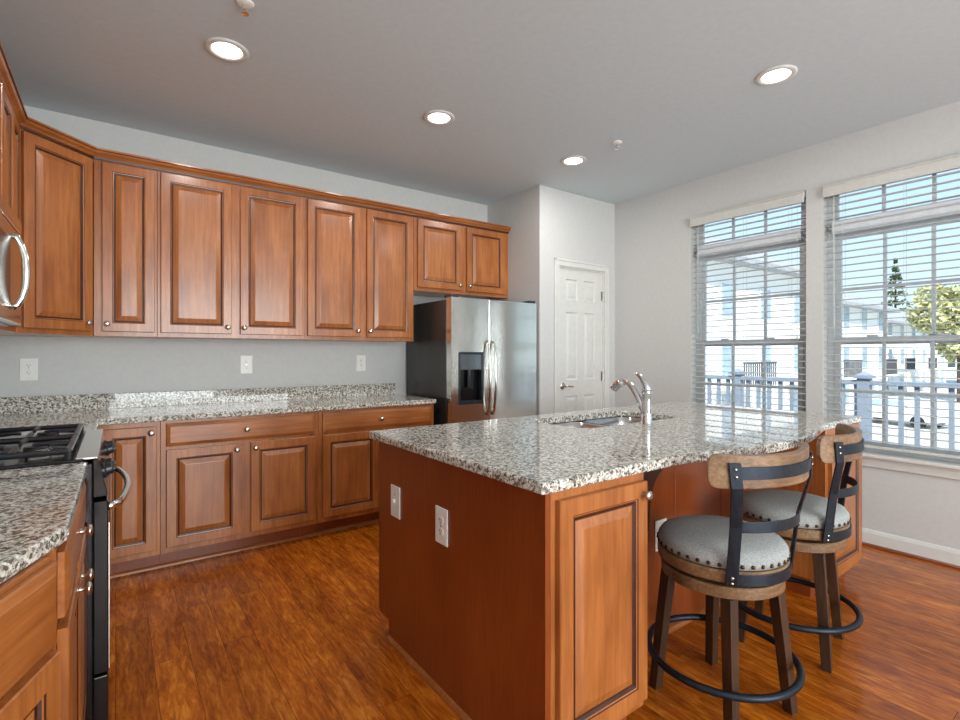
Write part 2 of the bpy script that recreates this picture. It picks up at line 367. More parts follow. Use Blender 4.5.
# windows ----------------------------------------------------------------------
def window(name, ya, yb):
    w_ = struct(name, (XR, ya, 0)); W = yb - ya
    fx0, fx1 = .075, .115    # frame depth inside the wall
    def bx(bm, y0, y1, z0, z1, a=fx0, b_=fx1): box(bm, a, b_, y0, y1, z0, z1)
    bm = bm_new(); zt0, zt1 = 2.105, 2.19
    bx(bm, 0, .045, WZ0, WZ1); bx(bm, W - .045, W, WZ0, WZ1); bx(bm, .045, W - .045, WZ0, WZ0 + .03); bx(bm, .045, W - .045, WZ1 - .04, WZ1)
    bx(bm, .045, W - .045, zt0, zt1, .02, fx1)
    obj('window_frame', bm, M['vinyl'], w_, bevel=.003)
    def sash(nm, z0, z1, x0, x1, mh, t):
        bm = bm_new(); box(bm, x0, x1, .045, .045 + t, z0, z1); box(bm, x0, x1, W - .045 - t, W - .045, z0, z1)
        box(bm, x0, x1, .045 + t, W - .045 - t, z0, z0 + t); box(bm, x0, x1, .045 + t, W - .045 - t, z1 - t, z1)
        s = obj(nm, bm, M['vinyl'], w_, bevel=.003)
        g0, g1 = .045 + t, W - .045 - t; xm = (x0 + x1) / 2
        bm = bm_new()
        for k in (1, 2): yy = g0 + (g1 - g0) * k / 3; box(bm, xm - .008, xm + .008, yy - .010, yy + .010, z0 + t, z1 - t)
        if mh: zz = (z0 + z1) / 2; box(bm, xm - .0075, xm + .0075, g0, g1, zz - .010, zz + .010)
        obj('muntin', bm, M['vinyl'], s)
        obj('pane', B(xm - .002, xm + .002, g0, g1, z0 + t, z1 - t), M['glass'], s)
    sash('transom_sash', zt1, WZ1 - .04, .085, .105, False, .022)
    sash('upper_sash', 1.335, zt0, .092, .112, True, .035)
    sash('lower_sash', WZ0 + .03, 1.385, .070, .090, True, .038)
    bm = bm_new()
    for yy in (W * .3, W * .7): box(bm, .050, .070, yy - .03, yy + .03, 1.385, 1.397)
    obj('sash_lock', bm, M['vinyl'], w_)
    # sill and apron
    obj('window_sill', B(-.045, fx0, -.05, W + .05, WZ0 - .022, WZ0 + .001), M['trim'], w_, bevel=.006, seg=3)
    bm = bm_new(); box(bm, -.016, -.0005, -.03, W + .03, WZ0 - .085, WZ0 - .0225); box(bm, -.024, -.0005, -.04, W + .04, WZ0 - .038, WZ0 - .0225)
    obj('window_apron', bm, M['trim'], w_, bevel=.003)
window('window_1', *W1); window('window_2', *W2); window('added_window_3', *W3)  # the third window is added out of view for light and reflections

def blind(ya, yb, label):
    t_ = thing('window_blind', label, 'blind', (XR, (ya + yb) / 2, WZ1), 0, 'white window blinds')
    h = (yb - ya) / 2 - .006; zb = WZ0 + .03 - WZ1
    bm = bm_new(); box(bm, -.028, -.012, -h, h, -.092, -.010); box(bm, -.036, -.012, -h, h, -.024, -.010); box(bm, -.034, -.012, -h, h, -.092, -.082)
    obj('valance', bm, M['blind'], t_, bevel=.004)
    obj('head_rail', B(.002, .055, -h, h, -.045, -.004), M['blind'], t_)
    bm = bm_new(); z = -.10; x0, x1 = .004, .052
    n = 0
    while z > zb + .035:
        # gently crowned slat
        pts = [(x0, 0), (x0 + .012, .0025), ((x0 + x1) / 2, .0035), (x1 - .012, .0025), (x1, 0)]
        top = [[bm.verts.new((px, yy, z + pz + .0012)) for px, pz in pts] for yy in (-h, h)]
        bot = [[bm.verts.new((px, yy, z + pz - .0012)) for px, pz in pts] for yy in (-h, h)]
        for k in range(4):
            bm.faces.new([top[0][k], top[0][k + 1], top[1][k + 1], top[1][k]]); bm.faces.new([bot[0][k], bot[1][k], bot[1][k + 1], bot[0][k + 1]])
        for s in (0, 4): bm.faces.new([top[0][s], top[1][s], bot[1][s], bot[0][s]])
        for s in (0, 1): bm.faces.new(top[s] + bot[s][::-1])
        z -= .0475
    obj('slats', bm, M['blind'], t_)
    obj('bottom_rail', B(.006, .050, -h, h, zb + .004, zb + .022), M['blind'], t_, bevel=.003)
    for yy in (-h + .11, 0, h - .11):
        bm = bm_new()
        for xx in (.003, .053): tube(bm, [(xx, yy, -.045), (xx, yy, zb + .01)], .0011, 6)
        obj('ladder_cord', bm, M['blind'], t_)
    bm = bm_new(); tube(bm, [(-.004, h - .06, -.06), (-.006, h - .062, -.95)], .003, 8); tube(bm, [(-.006, h - .062, -.95), (-.006, h - .062, -1.0)], [.005, .004], 8)
    obj('tilt_wand', bm, M['blind'], t_)
    bm = bm_new(); tube(bm, [(-.004, -h + .05, -.06), (-.005, -h + .05, -1.05)], .0012, 6); lathe(bm, [(0, 0), (.006, .002), (.004, .03), (0, .034)], 10, Matrix.Translation((-.005, -h + .05, -1.08)))
    obj('pull_cord', bm, M['blind'], t_)
blind(*W1, 'white slatted blind on the window nearer the pantry door')
blind(*W2, 'white slatted blind on the right-hand window, behind the farther bar stool')

blind(*W3, 'white slatted blind on the added, unseen third window, farthest from the pantry door')

# ------------------------------------------------------------------ cabinets
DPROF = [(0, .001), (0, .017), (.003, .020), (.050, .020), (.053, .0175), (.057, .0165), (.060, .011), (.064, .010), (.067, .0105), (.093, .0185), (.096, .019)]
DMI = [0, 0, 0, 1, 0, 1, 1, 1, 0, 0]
DRPROF = [(0, .001), (0, .012), (.004, .0145), (.018, .019), (.020, .020)]
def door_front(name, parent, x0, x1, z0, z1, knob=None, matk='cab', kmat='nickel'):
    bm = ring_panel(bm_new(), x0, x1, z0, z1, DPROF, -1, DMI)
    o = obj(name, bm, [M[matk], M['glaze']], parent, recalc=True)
    if knob: add_knob(o, *knob)
    return o
def drawer_front(parent, x0, x1, z0, z1, knob=True):
    bm = ring_panel(bm_new(), x0, x1, z0, z1, DRPROF, -1)
    o = obj('drawer', bm, M['cabh'], parent)
    if knob: add_knob(o, (x0 + x1) / 2, (z0 + z1) / 2)
    return o
def add_knob(parent, x, z, y=-.0195):
    bm = bm_new()
    lathe(bm, [(0, 0), (.007, 0), (.0065, .003), (.0055, .012), (.008, .015), (.0155, .0185), (.0165, .022), (.014, .026), (.007, .0285), (0, .029)], 24, Matrix.Translation((x, y, z)) @ R_y)
    obj('knob', bm, M['nickel'], parent, smooth=True)
def cabinet(name, label, loc, rot, W, D, z0, z1, body_from=None, open_body=None, group=None):
    t_ = thing(name, label, 'cabinet', loc, rot, group)
    obj('body', B(0, W, 0, D, z0, z1) if not open_body else open_body, M['cab'], t_, bevel=.0015, seg=1)
    return t_
UZ0, UZ1 = 1.374, 2.43
DZ0, DZ1 = 1.402, 2.405
yU = 3.731
GU = 'wall cabinets along the back wall'
# back wall uppers
def upper(x0, x1, doors, label, z0=UZ0, dz0=DZ0):
    c_ = cabinet('wall_cabinet', label, (x0, yU, 0), 0, x1 - x0, YB - yU - .001, z0, UZ1, group=GU)
    for (a, b_, side) in doors:
        kx = (b_ - .024 if side == 'r' else a + .024) - x0
        door_front('door', c_, a - x0, b_ - x0, dz0, DZ1, (kx, dz0 + .045))
    return c_
upper(-.105, .2095, [(-.066, .197, 'l')], 'narrow one-door wall cabinet just right of the corner wall cabinet')
upper(.2105, 1.1195, [(.228, .631, 'r'), (.684, 1.10, 'l')], 'two-door brown wall cabinet above the middle wall outlet')
upper(1.1205, 2.0145, [(1.136, 1.543, 'r'), (1.595, 1.998, 'l')], 'two-door full-height wall cabinet left of the fridge cabinet')
upper(2.016, 3.031, [(2.048, 2.487, 'r'), (2.546, 2.979, 'l')], 'short two-door wall cabinet above the refrigerator', 1.80, 1.832)
# diagonal corner
P0 = Vector((-.406, 3.433)); P1 = Vector((-.108, yU))
t_ = thing('corner_wall_cabinet', 'diagonal corner wall cabinet with one tall door over the left outlet', 'cabinet', (P0.x, P0.y, 0), radians(45))
inv = Matrix.Rotation(-radians(45), 2)
pts = [inv @ (Vector(p) - P0) for p in ((P0.x, P0.y), (P1.x, P1.y), (P1.x, YB - .001), (XL + .001, YB - .001), (XL + .001, P0.y))]
obj('body', prism([tuple(p) for p in pts], UZ0, UZ1), M['cab'], t_, bevel=.0015, seg=1)
Wd = (P1 - P0).length
door_front('door', t_, .022, Wd - .022, DZ0, DZ1, (Wd - .056, DZ0 + .045))
# left wall uppers (face +X)
t_ = cabinet('wall_cabinet', 'wall cabinet on the left wall between the microwave and the corner cabinet', (-.406, 2.866, 0), radians(90), 3.432 - 2.866, .313, UZ0, UZ1)
door_front('door', t_, .02, .285, DZ0, DZ1, (.26, DZ0 + .045)); door_front('door', t_, .295, .535, DZ0, DZ1, (.32, DZ0 + .045))
t_ = cabinet('wall_cabinet', 'short wall cabinet above the microwave', (-.406, 2.10, 0), radians(90), .765, .313, 1.83, UZ1)
door_front('door', t_, .02, .375, 1.85, DZ1, (.35, 1.89)); door_front('door', t_, .39, .745, 1.85, DZ1, (.415, 1.89))
# crown
cr = [(-.02, 2.4305), (.002, 2.4305), (.002, 2.415), (.010, 2.415), (.012, 2.428), (.020, 2.438), (.034, 2.447), (.040, 2.458), (.046, 2.461), (.046, 2.472), (-.02, 2.472)]
o = obj('crown_molding', sweep([(-.406, 2.10), (P0.x, P0.y), (P1.x, P1.y), (3.031, yU)], cr, (2, 3, 7)), [M['cabh'], M['glaze']], None)
tag(o, 'stained wood crown molding running along the tops of the wall cabinets', 'molding')

# back wall base cabinets
yBf = 3.451
CT0, CT1 = .880, .914
def base(x0, x1, label, parts):
    c_ = cabinet('base_cabinet', label, (x0, yBf, 0), 0, x1 - x0, YB - yBf - .001, .105, CT0 - .001, group='base cabinets along the back wall')
    for p in parts:
        if p[0] == 'dr': drawer_front(c_, p[1] - x0, p[2] - x0, .728, .862)
        else:
            zt = p[4] if len(p) > 4 else .708
            kx = (p[2] - .026 if p[3] == 'r' else p[1] + .026) - x0
            door_front('door', c_, p[1] - x0, p[2] - x0, .140, zt, (kx, zt - .036))
    bm = B(0, x1 - x0, .093, .11, 0, .104)
    obj('toe_kick', bm, M['panel'], c_)
    return c_
base(-.094, .2095, 'narrow full-door base cabinet in the corner beside the range', [('d', -.066, .190, 'r', .852)])
base(.2105, 1.1245, 'base cabinet with wide drawer over two doors, below the middle wall outlet', [('dr', .238, 1.10), ('d', .238, .638, 'r'), ('d', .694, 1.10, 'l')])
base(1.1255, 2.044, 'base cabinet with wide drawer and two doors next to the refrigerator', [('dr', 1.153, 2.018), ('d', 1.153, 1.568, 'r'), ('d', 1.60, 2.018, 'l')])
o = obj('shoe_molding', sweep([(-.09, 3.544), (2.044, 3.544)], [(0, 0), (.017, 0), (.016, .010), (.010, .017), (0, .019)]), M['cabh'])
tag(o, 'wood shoe molding at the foot of the back wall cabinets', 'molding')

# left run base cabinet
yL0, yL1 = 1.31, 2.092
c_ = cabinet('base_cabinet', 'base cabinet with one drawer and two doors right beside the range', (-.097, yL0, 0), radians(90), yL1 - yL0, .612, .105, CT0 - .001)
drawer_front(c_, .022, .762, .728, .862)
door_front('door', c_, .015, .366, .140, .708, (.342, .660)); door_front('door', c_, .416, .762, .140, .708, (.440, .660))
obj('toe_kick', B(0, yL1 - yL0, .075, .09, 0, .104), M['panel'], c_)
# angled end cabinet
A1 = Vector((-.101, 1.262)); dirn = Vector((-.366, -.9306)).normalized(); Wa = .62
A0 = A1 + dirn * Wa; ang = math.atan2(-dirn.y, -dirn.x)
c_ = thing('angled_base_cabinet', 'angled end base cabinet in the near left corner under the granite', 'cabinet', (A0.x, A0.y, 0), ang)
inv = Matrix.Rotation(-ang, 2)
pts = [inv @ (Vector(p) - A0) for p in ((A0.x, A0.y), (A1.x, A1.y), (A1.x - .02, A1.y), (XL + .005, A1.y), (XL + .005, A0.y))]
obj('body', prism([tuple(p) for p in pts], .105, CT0 - .001), M['cab'], c_, bevel=.0015, seg=1)
bm = ring_panel(bm_new(), .02, Wa - .004, .712, .870, DRPROF, -1); dd = obj('drawer', bm, M['cabh'], c_); add_knob(dd, Wa / 2, .787)
door_front('door', c_, .02, Wa - .004, .140, .700, (.05, .66))

# back + left corner countertop (L shaped) with backsplash
def top(name, pts, label, z0=CT0, z1=CT1):
    o = obj(name, prism(pts, z0, z1), M['granite'], None, bevel=.007, seg=3); tag(o, label, 'countertop'); return o
t_ = top('countertop', [(XL + .002, 2.868), (-.074, 2.868), (-.074, 3.413), (2.047, 3.413), (2.047, YB - .002), (XL + .002, YB - .002)], 'long speckled granite countertop along the back wall, left of the refrigerator')
bm = bm_new(); box(bm, XL + .022, 2.0, YB - .022, YB - .002, CT1 - .001, 1.012); box(bm, XL + .002, XL + .022, 2.868, YB - .002, CT1 - .001, 1.012)
obj('backsplash', bm, M['granite'], t_, bevel=.003)
E1 = Vector((-.0805, 1.335)); E0 = E1 + dirn * .68
t_ = top('countertop', [(XL + .002, E0.y), (E0.x, E0.y), (E1.x, E1.y), (-.074, 2.093), (XL + .002, 2.093)], 'granite countertop in the near left corner, in front of the range')
obj('backsplash', B(XL + .002, XL + .022, E0.y, 2.093, CT1 - .001, 1.012), M['granite'], t_, bevel=.003)

# ------------------------------------------------------------------ range
r_ = thing('gas_range', 'black and stainless gas range between the two left countertops', 'range', (-.39, 2.48, 0))
ox, oy = -.39, 2.48
def RB(x0, x1, y0, y1, z0, z1): return B(x0 - ox, x1 - ox, y0 - oy, y1 - oy, z0, z1)
ry0, ry1 = 2.099, 2.861
obj('body', RB(XL + .003, -.062, ry0, ry1, .02, .905), M['black'], r_, bevel=.003)
obj('cooktop', RB(XL + .003, -.085, ry0, ry1, .9055, .924), M['black'], r_, bevel=.004)
obj('cooktop_rim', RB(-.108, -.047, ry0 + .002, ry1 - .004, .918, .9275), M['steel'], r_, bevel=.003)
bm = bm_new()  # sloping control panel
pp = [(-.0615, .9175), (-.047, .9175), (-.022, .80), (-.022, .79), (-.0615, .79)]
a_ = [bm.verts.new((x - ox, ry0 - oy + .001, z)) for x, z in pp]; b_ = [bm.verts.new((x - ox, ry1 - oy - .001, z)) for x, z in pp]
bm.faces.new(a_); bm.faces.new(b_[::-1])
for k in range(5): bm.faces.new([a_[k], b_[k], b_[(k + 1) % 5], a_[(k + 1) % 5]])
obj('control_panel', bm, M['black'], r_, bevel=.003)
Rx = Matrix.Rotation(radians(90 - 12), 4, 'Y')
for yy in (2.20, 2.30, 2.66, 2.76):
    bm = bm_new(); lathe(bm, [(0, 0), (.027, 0), (.027, .006), (.021, .010), (.019, .026), (.016, .030), (0, .030)], 20, Matrix.Translation((-.036 - ox, yy - oy, .86)) @ Rx)
    box(bm, -.004, .004, -.019, .019, .028, .037, 0, Matrix.Translation((-.036 - ox, yy - oy, .86)) @ Rx)
    obj('burner_knob', bm, M['iron'], r_)
obj('oven_door', RB(-.061, -.020, ry0 + .004, ry1 - .004, .20, .775), M['black'], r_, bevel=.004)
obj('oven_window', RB(-.0195, -.0175, 2.22, 2.74, .33, .62), mat('oven_glass', srgb(10, 10, 12), .03), r_)
obj('door_trim', RB(-.0195, -.0165, ry0 + .006, ry0 + .016, .21, .70), M['steel'], r_)
bm = bm_new(); ys = [ry0 + .03 + (ry1 - ry0 - .06) * k / 16 for k in range(17)]
tube(bm, [((-.022 if k in (0, 16) else -.005 + .045 * sin(pi * k / 16) ** .7) - ox, ys[k] - oy, .748) for k in range(17)], .0125, 12)
obj('oven_handle', bm, M['steel'], r_, smooth=True)
obj('storage_drawer', RB(-.061, -.020, ry0 + .004, ry1 - .004, .035, .19), M['black'], r_, bevel=.004)
# burners & grates
for k, (bx_, by_) in enumerate(((-.22, 2.29), (-.22, 2.67), (-.52, 2.29), (-.52, 2.67))):
    bm = bm_new(); lathe(bm, [(0, 0), (.065, 0), (.06, .004), (.045, .006), (.042, .014), (.036, .018), (0, .019)], 28, c=(bx_ - ox, by_ - oy, .924))
    bn = obj('burner', bm, M['steel'], r_)
    bm = bm_new(); lathe(bm, [(0, .019), (.034, .019), (.036, .023), (.032, .028), (0, .029)], 28, c=(bx_ - ox, by_ - oy, .924)); obj('burner_cap', bm, M['iron'], bn)
for (gy0, gy1) in ((2.115, 2.475), (2.485, 2.845)):
    bm = bm_new(); gz = .950; gx0, gx1 = -.69, -.125; xm = (gx0 + gx1) / 2; ym = (gy0 + gy1) / 2
    rr = .0100
    def gb(p, q): tube(bm, [p, q], rr, 8)
    def G(x, y, z=gz): return (x - ox, y - oy, z)
    for x in (gx0, xm, gx1): gb(G(x, gy0), G(x, gy1))
    for y in (gy0, gy1): gb(G(gx0, y), G(gx1, y))
    for x in (gx0, gx1, xm):
        for y in (gy0, gy1): tube(bm, [G(x, y), G(x, y, .9245)], [rr, .010], 8)
    for cx in ((gx0 + xm) / 2, (gx1 + xm) / 2):
        for (dx, dy) in ((1, 0), (-1, 0), (0, 1), (0, -1)):
            ex = cx + dx * (xm - gx0) / 2; ey = ym + dy * (gy1 - gy0) / 2
            tube(bm, [G(ex, ey), G(cx + dx * .06, ym + dy * .06, gz + .006), G(cx + dx * .035, ym + dy * .035, gz + .002)], [rr, .008, .006], 8)
    obj('burner_grate', bm, M['iron'], r_)

# microwave over the range
m_ = thing('microwave', 'stainless over-the-range microwave with a bowed handle on the left wall', 'microwave', (-.52, 2.48, 1.38)); ox, oy = -.52, 2.48
def MB_(x0, x1, y0, y1, z0, z1): return B(x0 - ox, x1 - ox, y0 - oy, y1 - oy, z0 - 1.38, z1 - 1.38)
obj('body', MB_(XL + .003, -.362, 2.104, 2.860, 1.382, 1.826), M['black'], m_, bevel=.003)
obj('vent_grille', MB_(-.361, -.322, 2.106, 2.858, 1.765, 1.822), M['steel'], m_, bevel=.003)
obj('door', MB_(-.361, -.322, 2.106, 2.66, 1.390, 1.760), M['steel'], m_, bevel=.004)
obj('door_window', MB_(-.3215, -.3195, 2.16, 2.56, 1.45, 1.70), M['black'], m_)
obj('control_panel', MB_(-.361, -.323, 2.664, 2.858, 1.390, 1.760), M['steel'], m_, bevel=.003)
bm = bm_new(); hy = 2.625
pts = [(-.322, 1.445), (-.308, 1.455), (-.294, 1.485), (-.284, 1.53), (-.281, 1.585), (-.284, 1.64), (-.294, 1.685), (-.308, 1.715), (-.322, 1.725)]
tube(bm, [(x - ox, hy - oy, z - 1.38) for x, z in pts], [.013, .012, .011, .012, .0125, .012, .011, .012, .013], 14)
obj('handle', bm, M['steel'], m_, smooth=True)

# ------------------------------------------------------------------ refrigerator
f_ = thing('refrigerator', 'stainless side-by-side refrigerator with grey side and water dispenser', 'refrigerator', (2.56, 3.70, 0)); ox, oy = 2.56, 3.70
def FB(x0, x1, y0, y1, z0, z1): return B(x0 - ox, x1 - ox, y0 - oy, y1 - oy, z0, z1)
obj('body', FB(2.110, 3.008, 3.372, 4.04, .02, 1.700), M['fside'], f_, bevel=.004)
# left door with dispenser opening
fx0, fx1, fz0, fz1 = 2.112, 2.476, .09, 1.715; dx0, dx1, dz0, dz1 = 2.178, 2.425, .868, 1.285
bm = bm_new(); fy0, fy1 = 3.300, 3.366
for (x0, x1, z0, z1) in ((fx0, dx0, fz0, fz1), (dx1, fx1, fz0, fz1), (dx0, dx1, fz0, dz0), (dx0, dx1, dz1, fz1)): box(bm, x0 - ox, x1 - ox, fy0 - oy, fy1 - oy, z0, z1)
bmesh.ops.remove_doubles(bm, verts=bm.verts, dist=1e-5)
# delete internal faces
cen = {}
for f in bm.faces: cen.setdefault(tuple(round(c, 4) for c in f.calc_center_median()), []).append(f)
dl = obj('freezer_door', bm, M['steel'], f_, bevel=0)
bm = bm_new()
prof = [(0, 0), (.012, .0), (.016, -.006)]
for (x0, x1, z0, z1) in ((dx0, dx1, dz0, dz0 + .03), (dx0, dx1, dz1 - .018, dz1), (dx0, dx0 + .02, dz0 + .03, dz1 - .018), (dx1 - .02, dx1, dz0 + .03, dz1 - .018)): box(bm, x0 - ox, x1 - ox, 3.296 - oy, 3.34 - oy, z0, z1)
dp = obj('dispenser', bm, M['dark'], dl, bevel=.003)
obj('dispenser_control', FB(dx0 + .021, dx1 - .021, 3.303, 3.335, 1.145, dz1 - .019), mat('dispenser_gloss', srgb(120, 128, 134), .12, .8), dl)
obj('dispenser_recess', FB(dx0 + .001, dx1 - .001, 3.355, 3.364, dz0, dz1), M['black'], dl)
bm = bm_new(); box(bm, 2.285 - ox, 2.318 - ox, 3.325 - oy, 3.333 - oy, 1.00, 1.143); tube(bm, [(2.301 - ox, 3.332 - oy, 1.143), (2.301 - ox, 3.328 - oy, 1.10)], .012, 10)
obj('paddle', bm, M['iron'], dl)
obj('refrigerator_door', FB(2.4805, 3.006, fy0, fy1, .09, 1.715), M['steel'], f_, bevel=.004, seg=2)
for hx in (2.455, 2.512):
    bm = bm_new(); zz = [.78 + .59 * k / 20 for k in range(21)]
    tube(bm, [(hx - ox, (3.302 if k in (0, 20) else 3.285 - .035 * sin(pi * k / 20) ** .6) - oy, zz[k]) for k in range(21)], [.016] + [.0125] * 19 + [.016], 14)
    obj('handle', bm, M['steel'], f_, smooth=True)
obj('toe_grille', FB(2.12, 3.0, 3.345, 3.37, .015, .085), M['black'], f_)
for hx in (2.14, 2.95):
    obj('hinge_cover', FB(hx - .02, hx + .05, 3.31, 3.42, 1.7155, 1.735), M['dark'], f_, bevel=.004)

# ------------------------------------------------------------------ island
IX0, IX1, IY0, IY1 = .985, 3.40, 1.045, 2.155
RY = 1.36
k_ = thing('kitchen_island', 'long reddish-brown kitchen island base with a plain end panel and paneled recess', 'island', (2.19, 1.6, 0)); ox, oy = 2.19, 1.6
def IB(x0, x1, y0, y1, z0, z1, bm=None):
    bm = bm or bm_new(); box(bm, x0 - ox, x1 - ox, y0 - oy, y1 - oy, z0, z1); return bm
# end panel as a profile in y/z with a toe notch at the far foot
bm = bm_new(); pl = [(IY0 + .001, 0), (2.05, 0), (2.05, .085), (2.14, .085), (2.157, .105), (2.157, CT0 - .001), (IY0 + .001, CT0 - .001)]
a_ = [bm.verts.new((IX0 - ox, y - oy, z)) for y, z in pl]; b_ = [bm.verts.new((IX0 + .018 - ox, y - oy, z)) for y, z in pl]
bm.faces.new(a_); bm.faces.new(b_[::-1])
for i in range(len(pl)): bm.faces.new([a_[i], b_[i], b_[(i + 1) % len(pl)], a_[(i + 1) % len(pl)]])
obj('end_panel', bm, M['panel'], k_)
# carcass walls around the sink, left open on top
bm = bm_new(); x0c, x1c = IX0 + .019, IX1
for q in ((x0c, x1c, RY + .018, RY + .03, .105, CT0 - .001), (x0c, x1c, 2.118, 2.135, .105, CT0 - .001), (x1c - .018, x1c, RY + .03, 2.118, .105, CT0 - .001), (x0c, x1c - .018, RY + .03, 2.118, .105, .12)): IB(*q, bm)
obj('carcass', bm, M['cab'], k_)
# recess back made of upright boards
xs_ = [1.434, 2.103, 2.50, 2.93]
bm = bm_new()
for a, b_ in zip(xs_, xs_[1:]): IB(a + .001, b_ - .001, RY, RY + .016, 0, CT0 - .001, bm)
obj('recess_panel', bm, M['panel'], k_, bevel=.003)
bm = bm_new()  # thin dark arched panel on the recess back, beside the left end cabinet
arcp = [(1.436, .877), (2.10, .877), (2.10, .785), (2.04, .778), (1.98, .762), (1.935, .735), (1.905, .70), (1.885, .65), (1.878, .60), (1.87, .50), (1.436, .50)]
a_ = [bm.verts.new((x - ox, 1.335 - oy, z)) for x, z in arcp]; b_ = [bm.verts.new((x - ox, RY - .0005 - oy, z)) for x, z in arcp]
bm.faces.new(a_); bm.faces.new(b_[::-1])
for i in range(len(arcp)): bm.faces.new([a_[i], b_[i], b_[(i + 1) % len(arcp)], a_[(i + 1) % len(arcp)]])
obj('arched_panel', bm, M['glaze'], k_)
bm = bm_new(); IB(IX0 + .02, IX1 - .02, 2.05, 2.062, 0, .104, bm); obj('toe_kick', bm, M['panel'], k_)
sh = [(0, 0), (.016, 0), (.015, .010), (.009, .017), (0, .019)]
obj('shoe_molding', sweep([(IX0 - ox, 2.05 - oy), (IX0 - ox, IY0 + .001 - oy)], [(a, b_) for a, b_ in sh]), M['cabh'], k_)
obj('shoe_molding', sweep([(1.445 - ox, RY - oy), (2.93 - ox, RY - oy)], sh), M['cabh'], k_)
# doors on the working side
for (a, b_) in ((1.05, 1.45), (1.47, 1.87), (1.9, 2.35), (2.37, 2.82), (2.86, 3.36)):
    bm = ring_panel(bm_new(), a - ox, b_ - ox, .14, .86, [(i, d_ - .0) for i, d_ in DPROF], 1, DMI)
    for v_ in bm.verts: v_.co.y += 2.136 - oy
    obj('door', bm, [M['cab'], M['glaze']], k_)
def endcab(x0, x1, label, dx0, dx1, kx):
    c_ = thing('island_end_cabinet', label, 'cabinet', (x0, IY0, 0), 0, 'island end cabinets')
    obj('body', B(0, x1 - x0, 0, RY + .016 - IY0, .09, CT0 - .001), M['cab'], c_, bevel=.0015, seg=1)
    bm = ring_panel(bm_new(), dx0 - x0, dx1 - x0, .124, .846, [(i * 1.0 if i < .06 else i + .004, d_) for i, d_ in DPROF], -1, DMI)
    dd = obj('door', bm, [M['cab'], M['glaze']], c_); add_knob(dd, kx - x0, .805)
    obj('toe_kick', B(0.0, x1 - x0 - .002, .07, RY + .016 - IY0, 0, .089), M['panel'], c_)
    return c_
c1 = endcab(IX0 + .0195, 1.434, 'near end cabinet of the island, one door facing the nearer bar stool', 1.024, 1.429, 1.407)
c2 = endcab(2.931, IX1, 'far end cabinet of the island, one door behind the farther bar stool', 2.965, 3.375, 2.99)

# island top with bulged overhang and sink cut-out
NB = 24
front = [(.940, 1.010), (1.58, 1.012)]
for i in range(1, NB):
    x = 1.58 + (2.90 - 1.58) * i / NB; front.append((x, 1.012 + .024 * i / NB - .108 * sin(pi * i / NB) ** 1.15))
front += [(2.90, 1.036), (3.445, 1.045), (3.445, 2.195), (.940, 2.165)]
def rrect(x0, x1, y0, y1, r, n=6):
    P = []
    for cx, cy, a0 in ((x1 - r, y0 + r, -pi / 2), (x1 - r, y1 - r, 0), (x0 + r, y1 - r, pi / 2), (x0 + r, y0 + r, pi)):
        for k in range(n + 1): a = a0 + pi / 2 * k / n; P.append((cx + r * cos(a), cy + r * sin(a)))
    return P
SX0, SX1, SY0, SY1 = 1.785, 2.585, 1.635, 2.035
hole = rrect(SX0, SX1, SY0, SY1, .07)
bm = bm_new()
def loop(pts, z): 
    vs = [bm.verts.new((x, y, z)) for x, y in pts]; return vs, [bm.edges.new((vs[i], vs[(i + 1) % len(vs)])) for i in range(len(vs))]
vo, eo = loop(front, CT1); vi, ei = loop(hole, CT1)
bmesh.ops.triangle_fill(bm, use_beauty=True, use_dissolve=False, edges=eo + ei)
g = bmesh.ops.extrude_face_region(bm, geom=list(bm.faces))
for e in g['geom']:
    if isinstance(e, bmesh.types.BMVert): e.co.z = CT0
o = obj('island_countertop', bm, M['granite'], None, bevel=.007, seg=3)
tag(o, 'large speckled granite island top with rounded bar overhang', 'countertop')

# sink
s_ = thing('double_sink', 'undermount stainless double-bowl sink set in the island top', 'sink', ((SX0 + SX1) / 2, (SY0 + SY1) / 2, CT0)); ox, oy = (SX0 + SX1) / 2, (SY0 + SY1) / 2
def bowl(x0, x1, y0, y1, depth, top):
    bm = bm_new(); prev = None
    levels = [(0, top), (.006, -.006), (.010, -.06), (.014, -depth + .03), (.03, -depth + .008), (.06, -depth), (.14, -depth - .003)]
    for ins, z in levels:
        rr = max(.012, .07 - ins * .4)
        P = rrect(x0 + ins, x1 - ins, y0 + ins, y1 - ins, rr); vs = [bm.verts.new((x - ox, y - oy, z)) for x, y in P]
        if prev:
            for i in range(len(vs)): bm.faces.new([prev[i], prev[(i + 1) % len(vs)], vs[(i + 1) % len(vs)], vs[i]])
        prev = vs
    bm.faces.new(prev)
    b_ = obj('bowl', bm, M['steelh'], s_, smooth=True)
    md = b_.modifiers.new('thick', 'SOLIDIFY'); md.thickness = .0015; md.offset = 1
    bm = bm_new(); lathe(bm, [(0, .001), (.035, .001), (.042, .004), (.044, .001)], 24, c=((x0 + x1) / 2 - ox, (y0 + y1) / 2 - oy, -depth - .001)); obj('drain', bm, M['chrome'], b_)
bowl(SX0 - .006, 2.160, SY0 - .006, SY1 + .006, .19, -.0015); bowl(2.185, SX1 + .006, SY0 - .006, SY1 + .006, .20, -.0015)
bm = bm_new(); IBx = box(bm, 2.160 - ox, 2.185 - ox, SY0 - oy, SY1 - oy, -.03, -.012); obj('divider', bm, M['steelh'], s_, bevel=.004)

